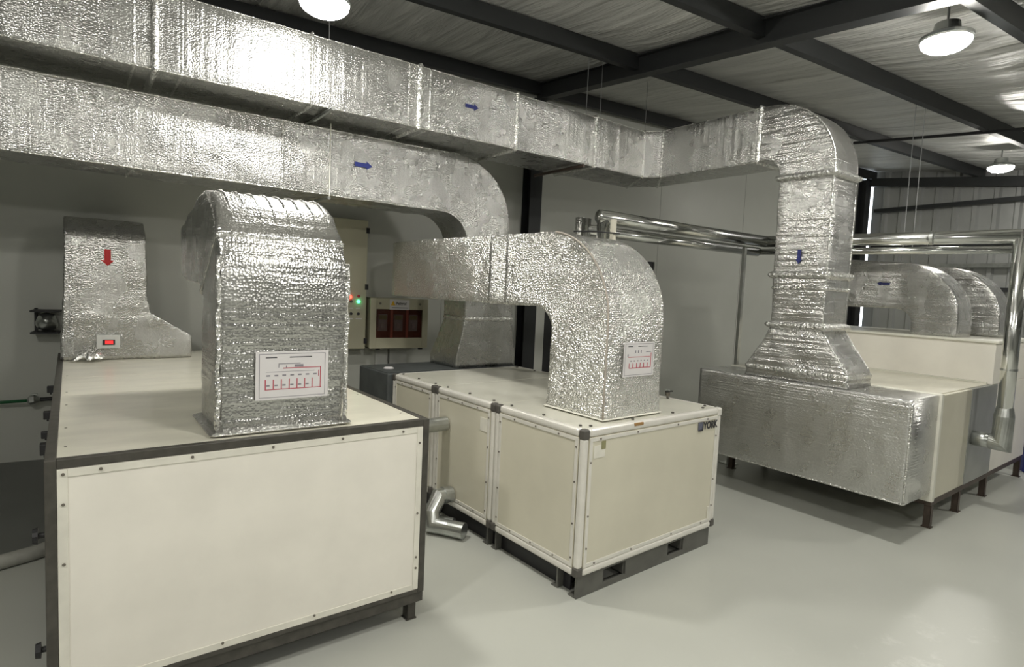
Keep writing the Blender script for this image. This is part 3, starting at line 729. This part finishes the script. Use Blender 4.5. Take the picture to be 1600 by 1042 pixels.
for k in range(0, 14):
    th = math.radians(90 + 90 * k / 13)
    O = (1.37 + .635 * math.cos(th), 2.94 + .63 * math.sin(th)); I = (1.37 + .15 * math.cos(th), 2.93 + .15 * math.sin(th))
    rr.append(RV(.28, .22, O, I))
rr += [RV(.28, .22, (.735, 2.88), (1.225, 2.88))]
duct('drop_elbow', rr, M['foil_h'], t, amp=.004, rip=.002, seed=12)
duct('drop', [RV(.275, .215, (.74, 2.88), (1.215, 2.88)), RV(.272, .212, (.73, 2.1), (1.205, 2.1)), RV(.27, .21, (.73, 1.6), (1.19, 1.6))], M['foil_h'], t, amp=.004, rip=.003, seed=13)
edge_tape(t, rr[3:], -1, 1); dr_ = [RV(.275, .215, (.74, 2.88), (1.215, 2.88)), RV(.272, .212, (.73, 2.1), (1.205, 2.1)), RV(.27, .21, (.73, 1.6), (1.19, 1.6))]
edge_tape(t, dr_, -1, 1); edge_tape(t, dr_, 1, 1)
collar(t, (.278, .975, 2.90), (.222, 0, 0), (0, .243, 0), (0, 0, 1), w=.06, grow=.03)
collar(t, (.272, .968, 2.045), (.212, 0, 0), (0, .24, 0), (0, 0, 1), w=.07, grow=.035)
collar(t, (.27, .96, 1.60), (.21, 0, 0), (0, .235, 0), (0, 0, 1), w=.07, grow=.04)
collar(t, (.272, .965, 1.93), (.212, 0, 0), (0, .24, 0), (0, 0, 1), w=.03, grow=.008, name='wrap_seam')
duct('transition', [((.27, .96, 1.57), (.212, 0, 0), (0, .236, 0)), ((.265, .945, 1.45), (.22, 0, 0), (0, .30, 0)), ((.26, .935, 1.24), (.23, 0, 0), (0, .435, 0)),
                    ((.26, .935, 1.20), (.233, 0, 0), (0, .45, 0)), ((.26, .935, 1.16), (.232, 0, 0), (0, .445, 0)), ((.26, .935, 1.117), (.235, 0, 0), (0, .455, 0))], M['foil_h'], t, amp=.005, rip=.004, seed=14)
tr_ = [((.27, .96, 1.57), (.212, 0, 0), (0, .236, 0)), ((.265, .945, 1.45), (.22, 0, 0), (0, .30, 0)), ((.26, .935, 1.24), (.23, 0, 0), (0, .435, 0))]
edge_tape(t, tr_, -1, -1); edge_tape(t, tr_, 1, -1)
collar(t, (.26, .935, 1.205), (.232, 0, 0), (0, .45, 0), (0, 0, 1), w=.04, grow=.008, name='corner_tape')
arrow(t, 'arrow_sticker', M['arrow_b'], (-2.31, 2.742, 3.352), (1, 0, 0), (0, 0, 1), .135, .06, (0, -.003, 0))
arrow(t, 'arrow_sticker', M['arrow_b'], (.050, .975, 2.264), (0, 0, -1), (0, 1, 0), .125, .055, (-.003, 0, 0))

# ================================================================== RIGHT UNIT
t = thing('insulated_plenum', 'long foil wrapped box hanging off the end of the right unit', 'plenum', **FT)
duct('box', [((.275, 0, .71), (.275, 0, 0), (0, 0, .402)), ((.275, .92, .71), (.275, 0, 0), (0, 0, .402)), ((.275, 1.85, .71), (.275, 0, 0), (0, 0, .402))], M['foil_box'], t, amp=.005, rip=.0015, seed=21, rad=.014)
for (y, z) in ((.0, 1.105), (.0, .315)):
    pass
obj('corner_tape', T([(.004, .004, .315 + .078 * k) for k in range(11)], .010, 8), M['tape'], t, smooth=True)
obj('corner_tape', T([(.006, .01 + .153 * k, .314) for k in range(13)], .009, 8), M['tape'], t, smooth=True)
t = thing('air_handling_unit', 'cream and grey unit on brown legs at the right edge, with raised rear section', 'air handling unit', **FT)
obj('end_flange', B(.552, .60, -.02, 1.86, .235, 1.122), M['gasket'], t, bevel=.004)
obj('panel_section', B(.60, 1.35, -.008, 1.88, .245, 1.110), M['tan'], t, bevel=.006)
obj('grey_section', B(1.352, 2.10, -.012, 1.88, .245, 1.112), M['grey'], t, bevel=.004)
obj('end_section', B(2.102, 3.36, -.008, 1.88, .245, 1.112), M['cream'], t, bevel=.006)
up = obj('raised_section', B(1.925, 3.36, -.008, 1.95, 1.113, 1.505), M['cream'], t, bevel=.006)
obj('lid', B(1.905, 3.38, -.03, 1.97, 1.505, 1.530), M['gasket'], up, bevel=.005)
obj('tray', B((1.90, 1.924, .03, 1.9, 1.113, 1.135)), M['tan_top'], t)
obj('top_plate', B(.62, 1.9, .02, 1.86, 1.111, 1.118), M['cream_top'], t)
bf = B((.60, 3.36, 0, .05, .19, .244), (.60, 3.36, 1.8, 1.85, .19, .244), (.60, .65, .05, 1.8, .19, .244), (3.31, 3.36, .05, 1.8, .19, .244))
obj('base_frame', bf, M['brown'], t, bevel=.003)
for x in (.62, 1.30, 2.08, 3.30):
    for y in (0.0, 1.8):
        obj('leg', B((x, x + .006, y, y + .05, 0, .19), (x, x + .05, y, y + .006, 0, .19), (x - .01, x + .06, y - .01, y + .06, 0, .006)), M['brown'], t)
screw(t, (2.25, -.008, .46), (0, -1, 0), .014, .02)

# two far elbows on the raised section
def far_elbow(label, u0, vb, arr):
    t = thing('insulated_duct', label, 'duct', FT['loc'], FT['yaw'], group=None)
    uc = u0 + .22; s = vb
    rr = [RV(uc, .22, (.33 + s, 1.532), (.735 + s, 1.532)), RV(uc, .22, (.33 + s, 1.66), (.735 + s, 1.62))]
    for k in range(1, 13):
        th = math.radians(180 - 7.5 * k)
        O = (.90 + s + .57 * math.cos(th), 1.71 + .57 * math.sin(th)); I = (.90 + s + .165 * math.cos(th), 1.64 + .15 * math.sin(th))
        rr.append(RV(uc, .22, O, I))
    rr += [RV(uc, .22, (1.3 + s, 2.31), (1.3 + s, 1.79)), RV(uc, .22, (1.75 + s, 2.33), (1.75 + s, 1.79))]
    duct('arch', rr, M['foil_h'], t, amp=.004, rip=.003, seed=31 + u0)
    if arr: arrow(t, 'arrow_sticker', M['arrow_b'], (u0 - .004, .96, 2.05), (0, 1, 0), (0, 0, 1), .13, .045, (-.003, 0, 0))
    return t
far_elbow('foil arch duct with left arrow on the raised section of the right unit', 2.0, 0, True)
far_elbow('foil arch duct half hidden at far right behind the arrowed arch', 2.85, -.13, False)

# ================================================================== PIPEWORK
def U_(frame, u, v, z):
    a = math.radians(frame['yaw']); return Vector((frame['loc'][0] + u * math.cos(a) - v * math.sin(a), frame['loc'][1] + u * math.sin(a) + v * math.cos(a), z))
zt = 2.455
cor = Vector((5.72, 4.15, 2.46))
e1 = U_(FT, 1.42, -.22, 2.45)
t = thing('clad_pipe', 'shiny silver pipe running from the centre unit, along, and down into the right unit', 'pipe', (0, 0, 0))
obj('riser', T([(3.41, 4.15, 0), (3.41, 4.15, 2.46)], .055, 20), M['pipe'], t, smooth=True)
obj('long_run', T([(3.36, 4.15, 2.495), (4.5, 4.15, 2.475), cor], .062, 24), M['pipe'], t, smooth=True)
obj('long_run', T([cor, U_(FT, 1.42, 1.0, 2.47), e1 + Vector((0, 0, .0))], .062, 24), M['pipe'], t, smooth=True)
a0 = U_(FT, 1.42, -.22, 2.48); a1 = U_(FT, 1.46, -.22, .80)
obj('drop', T([a0, U_(FT, 1.44, -.22, 1.5), a1], [.060, .058, .056], 24), M['pipe'], t, smooth=True)
obj('elbow', T([U_(FT, 1.46, -.22, .98), U_(FT, 1.46, -.22, .90), U_(FT, 1.46, -.22, .665), U_(FT, 1.46, -.14, .665)], [.060, .074, .074, .070], 24), M['galv'], t)
obj('stub', T([U_(FT, 1.46, -.16, .665), U_(FT, 1.46, -.010, .665)], .066, 24), M['galv'], t, smooth=True)
for z in (1.30, 1.9): obj('band', cyl(U_(FT, 1.45, -.22, z), U_(FT, 1.45, -.22, z + .02), .062, 20), M['galv'], t)
for q in (.35, .7): obj('band', cyl(cor.lerp(e1, q), cor.lerp(e1, q + .012), .065, 20), M['galv'], t)
t = thing('clad_pipe', 'second silver pipe running below and behind the first one', 'pipe', (0, 0, 0))
cor2 = Vector((5.80, 4.30, 2.36))
obj('riser', T([(3.345, 4.31, 0), (3.345, 4.31, 2.485)], .045, 20), M['pipe'], t, smooth=True)
obj('long_run', T([(3.34, 4.31, 2.385), cor2], .052, 20), M['pipe'], t, smooth=True)
obj('long_run', T([cor2, U_(FT, 1.60, -.20, 2.35)], .035, 20), M['pipe'], t, smooth=True)
obj('drop', T([U_(FT, 1.60, -.20, 2.37), U_(FT, 1.60, -.20, .95)], .034, 20), M['pipe'], t, smooth=True)
t = thing('clad_pipe', 'crinkled silver upright pipe, leftmost of the three behind the centre arch', 'pipe', (0, 0, 0))
obj('riser', T([(3.80, 5.0, 0), (3.80, 5.0, 1.4), (3.80, 5.0, 2.1), (3.805, 5.0, 2.35), (3.80, 5.0, 2.60)], [.055, .055, .052, .058, .054], 16), M['tape'], t, smooth=True)
t = thing('foam_pipe', 'pale beige upright pipe beside the silver ones behind the centre arch', 'pipe', (0, 0, 0))
obj('riser', T([(3.455, 4.06, 0), (3.455, 4.06, 2.47)], .028, 14), M['beige_pipe'], t, smooth=True)
obj('strap', T([(3.05, 4.10, 2.33), (3.25, 4.05, 2.345), (3.50, 4.02, 2.345)], .007, 8), M['black'], t)
# upright post holding the long pipes
tag(obj('pipe_support_post', B((5.35, 5.385, 4.12, 4.155, 1.113, 2.39), (5.30, 5.43, 4.08, 4.19, 2.375, 2.385), (5.30, 5.43, 4.06, 4.22, 0, .006), (5.35, 5.385, 4.12, 4.155, .006, 1.113)), M['galv']),
    'slim grey post under the silver pipes left of the big duct drop', 'post')

# ================================================================== ELECTRICAL
t = thing('control_cabinet', 'tall beige wall cabinet with red and green lights behind the near duct', 'cabinet', (0, 0, 0))
obj('body', B(1.20, 1.925, 6.42, YB - .002, 1.08, 2.48), M['cabside'], t, bevel=.004)
obj('door', B(1.205, 1.945, 6.398, 6.418, 1.07, 2.49), M['cab'], t, bevel=.006)
for z in (1.16, 1.76, 2.38): obj('hinge', B(1.925, 1.96, 6.385, 6.40, z - .03, z + .03), M['black'], t)
for x, z, mt in ((1.764, 1.645, 'ledr'), (1.857, 1.597, 'ledg'), (1.857, 1.655, 'inkred'), (1.775, 1.60, 'skid')):
    obj('indicator_light', tube(bmesh.new(), [(x, 6.40, z), (x, 6.388, z), (x, 6.380, z)], [.017, .017, .011], 14), M[mt], t)
for x in (1.775, 1.855): obj('selector_knob', cyl((x, 6.40, 1.462), (x, 6.375, 1.462), .015, 12), M['inkblack'], t)
obj('name_strip', B((1.75, 1.80, 6.395, 6.399, 1.40, 1.412), (1.83, 1.90, 6.395, 6.399, 1.40, 1.412), (1.75, 1.80, 6.395, 6.399, 1.515, 1.525), (1.83, 1.88, 6.395, 6.399, 1.515, 1.525)), M['paper'], t)

t = thing('breaker_box', 'beige breaker box with brown window and warning sticker on the wall', 'breaker box', (0, 0, 0))
x0, x1, z0, z1, yf = 1.985, 2.665, 1.075, 1.645, 6.35
wx0, wx1, wz0, wz1 = 2.05, 2.60, 1.195, 1.52
obj('body', B((x0, x0 + .01, yf + .02, YB - .002, z0, z1), (x1 - .01, x1, yf + .02, YB - .002, z0, z1), (x0, x1, yf + .02, YB - .002, z0, z0 + .01), (x0, x1, yf + .02, YB - .002, z1 - .01, z1), (x0 + .01, x1 - .01, 6.50, 6.51, z0 + .01, z1 - .01)), M['cabside'], t)
obj('cover', B((x0 - .005, wx0, yf, yf + .02, z0, z1), (wx1, x1 + .005, yf, yf + .02, z0, z1), (wx0, wx1, yf, yf + .02, z0, wz0), (wx0, wx1, yf, yf + .02, wz1, z1)), M['cab'], t, bevel=.004)
obj('inner_plate', B(wx0 - .02, wx1 + .02, 6.44, 6.45, wz0 - .02, wz1 + .02), M['winback'], t)
for x in (2.09, 2.275, 2.455):
    br = obj('breaker', B(x, x + .105, 6.40, 6.44, 1.27, 1.46), M['breaker'], t, bevel=.004)
    obj('breaker_label', B(x + .01, x + .095, 6.396, 6.40, 1.40, 1.45), mat('green_label', (.35, .45, .2), .5), br)
    obj('toggle', B(x + .035, x + .07, 6.385, 6.40, 1.30, 1.36), M['paper'], br)
g, N, L, P = newmat('tinted_window'); P.inputs['Base Color'].default_value = (.10, .03, .02, 1); P.inputs['Roughness'].default_value = .08; P.inputs['Alpha'].default_value = .38
obj('window', B(wx0, wx1, yf + .008, yf + .012, wz0, wz1), g, t)
obj('window_bar', B((2.215, 2.245, yf + .004, yf + .008, wz0, wz1), (2.40, 2.43, yf + .004, yf + .008, wz0, wz1)), M['winback'], t)
for x in (2.09, 2.565): obj('lock', cyl((x, yf, 1.585), (x, yf - .008, 1.585), .013, 12), M['zinc'], t)
for x in (2.06, 2.57): obj('foot', B(x, x + .045, yf + .01, yf + .04, z0 - .015, z0), M['black'], t)
st = obj('warning_sticker', B(2.20, 2.435, yf - .002, yf - .0005, 1.518, 1.632), M['paper'], t)
obj('warning_triangle', poly(bmesh.new(), [(2.212, yf - .003, 1.565), (2.265, yf - .003, 1.565), (2.2385, yf - .003, 1.62)], (0, .001, 0)), M['yel'], st)
text_mesh('warning_word', 'Peligro!', .048, M['inkblack'], st, (2.275, yf - .003, 1.573), (PI / 2, 0, 0), bold=.001, extrude=.0005, xs=.85)
obj('small_print', B(2.225, 2.42, yf - .003, yf - .002, 1.535, 1.543), M['ink'], st)
for xa, xb, lb in ((2.12, 2.265, 'grey cable trunking under the breaker box, narrow left one'), (2.29, 2.50, 'grey cable trunking under the breaker box, wide right one')):
    tag(obj('cable_trunking', B(xa, xb, YB - .06, YB - .002, 0, z0 - .001), M['conduit'], bevel=.003), lb, 'trunking')

# wall bracket and hose, far left
t = thing('wall_bracket', 'dark wall bracket holding a foil covered joint at far left', 'bracket', (0, 0, 0))
obj('arm', B((-.98, -.78, 6.40, YB - .002, 1.425, 1.44), (-.98, -.78, 6.40, YB - .002, 1.235, 1.25), (-.975, -.955, 6.58, YB - .002, 1.22, 1.45)), M['black'], t)
bm = bmesh.new(); bmesh.ops.create_icosphere(bm, subdivisions=3, radius=.1)
for v_ in bm.verts: v_.co = Vector((v_.co.x * .85 - .87, v_.co.y * .8 + 6.48, v_.co.z * .8 + 1.335)) + Vector((1, 1, 1)) * .02 * noise.noise(v_.co * 14)
obj('wrapped_joint', bm, M['galv'], t, smooth=True)
t = thing('water_hose', 'green hose with silver valve along the wall at far left', 'hose', (0, 0, 0))
obj('hose', T(round_path([(-2.5, 6.56, .60), (-1.6, 6.54, .615), (-1.0, 6.50, .64)], .2), .014, 10), M['green'], t, smooth=True)
obj('valve', tube(bmesh.new(), [(-1.02, 6.50, .64), (-1.0, 6.50, .64), (-.97, 6.50, .645), (-.93, 6.50, .645)], [.02, .045, .045, .02], 12), M['galv'], t)
obj('pipe_end', T([(-.93, 6.50, .645), (-.55, 6.50, .655)], .018, 10), M['black'], t)
obj('valve_handle', B(-.99, -.95, 6.485, 6.515, .69, .70), M['galv'], t)
obj('hose_clip', B((-1.62, -1.58, 6.52, YB, .60, .63), (-.72, -.70, 6.50, YB, .64, .66)), M['black'], t)

# drum beyond the right unit
t = thing('blue_drum', 'dark blue drum on the floor at the far right edge', 'drum', (8.62, 2.35, 0))
obj('barrel', tube(bmesh.new(), [(0, 0, 0), (0, 0, .28), (0, 0, .30), (0, 0, .32), (0, 0, .60), (0, 0, .62), (0, 0, .64), (0, 0, .88)], [.28, .28, .295, .28, .28, .295, .28, .275], 28), M['blue'], t)
obj('lid', cyl((0, 0, .88), (0, 0, .90), .285, 28), M['black'], t)

# ================================================================== HANGERS
def hanger(label, pts, foot=None):
    t = thing('duct_hanger', label, 'hanger', (0, 0, 0), group='duct hangers')
    obj('rod', T(pts, .0035, 6), M['wire'], t)
    if foot: obj('channel', B(*foot), M['galv'], t)
    return t
a = U_(FT, -3.40, 3.0, 3.585)
hanger('thin steel rod above the upper duct near the lamp', [a, (a.x, a.y, roofz(a.y) + .1)])
b = U_(FT, -3.45, 2.79, 3.08); bb = U_(FY, -.585, 2.405, 2.48)
t = thing('duct_hanger', 'long thin rod passing in front of the lower duct with a channel end', 'hanger', (0, 0, 0), group='duct hangers')
obj('rod', T([bb, (bb.x, bb.y, 3.062)], .004, 6), M['gasket'], t)
c0, c1 = U_(FY, -.60, 2.37, 2.472), U_(FY, -.60, 2.95, 2.472)
obj('channel', T([c0, c1], .014, 6), M['galv'], t)
for i, (u0, lb) in enumerate(((-3.47, 'short metal channel under the upper duct above the lower duct rod'), (-.95, 'brown metal channel under the upper duct near the corner column'))):
    c0, c1 = U_(FT, u0, 2.68, 3.058), U_(FT, u0, 3.45, 3.058)
    t = thing('duct_channel', lb, 'channel', (0, 0, 0), group='channels under the upper duct')
    obj('channel', T([c0, c1], .016, 6), M['brown'] if i else M['galv'], t)
for u0, v0, lb in ((-.95, 2.69, 'thin rod pair above the upper duct right of the column'), (-.55, 2.9, 'thin rod above the upper duct near the corner bend'), (.28, 3.0, 'thin rod above the chamfered duct corner')):
    a = U_(FT, u0, v0, 3.55); hanger(lb, [a, (a.x, a.y, roofz(a.y) + .1)])
for u0, lb in ((2.2, 'thin hanging wire, left of the pair at the far right'), (2.35, 'thin hanging wire, right of the pair at the far right')):
    a = U_(FT, 2.22, {2.2: .95, 2.35: .86}[u0], 2.31); hanger(lb, [a, (a.x, a.y, roofz(a.y) + .1)])
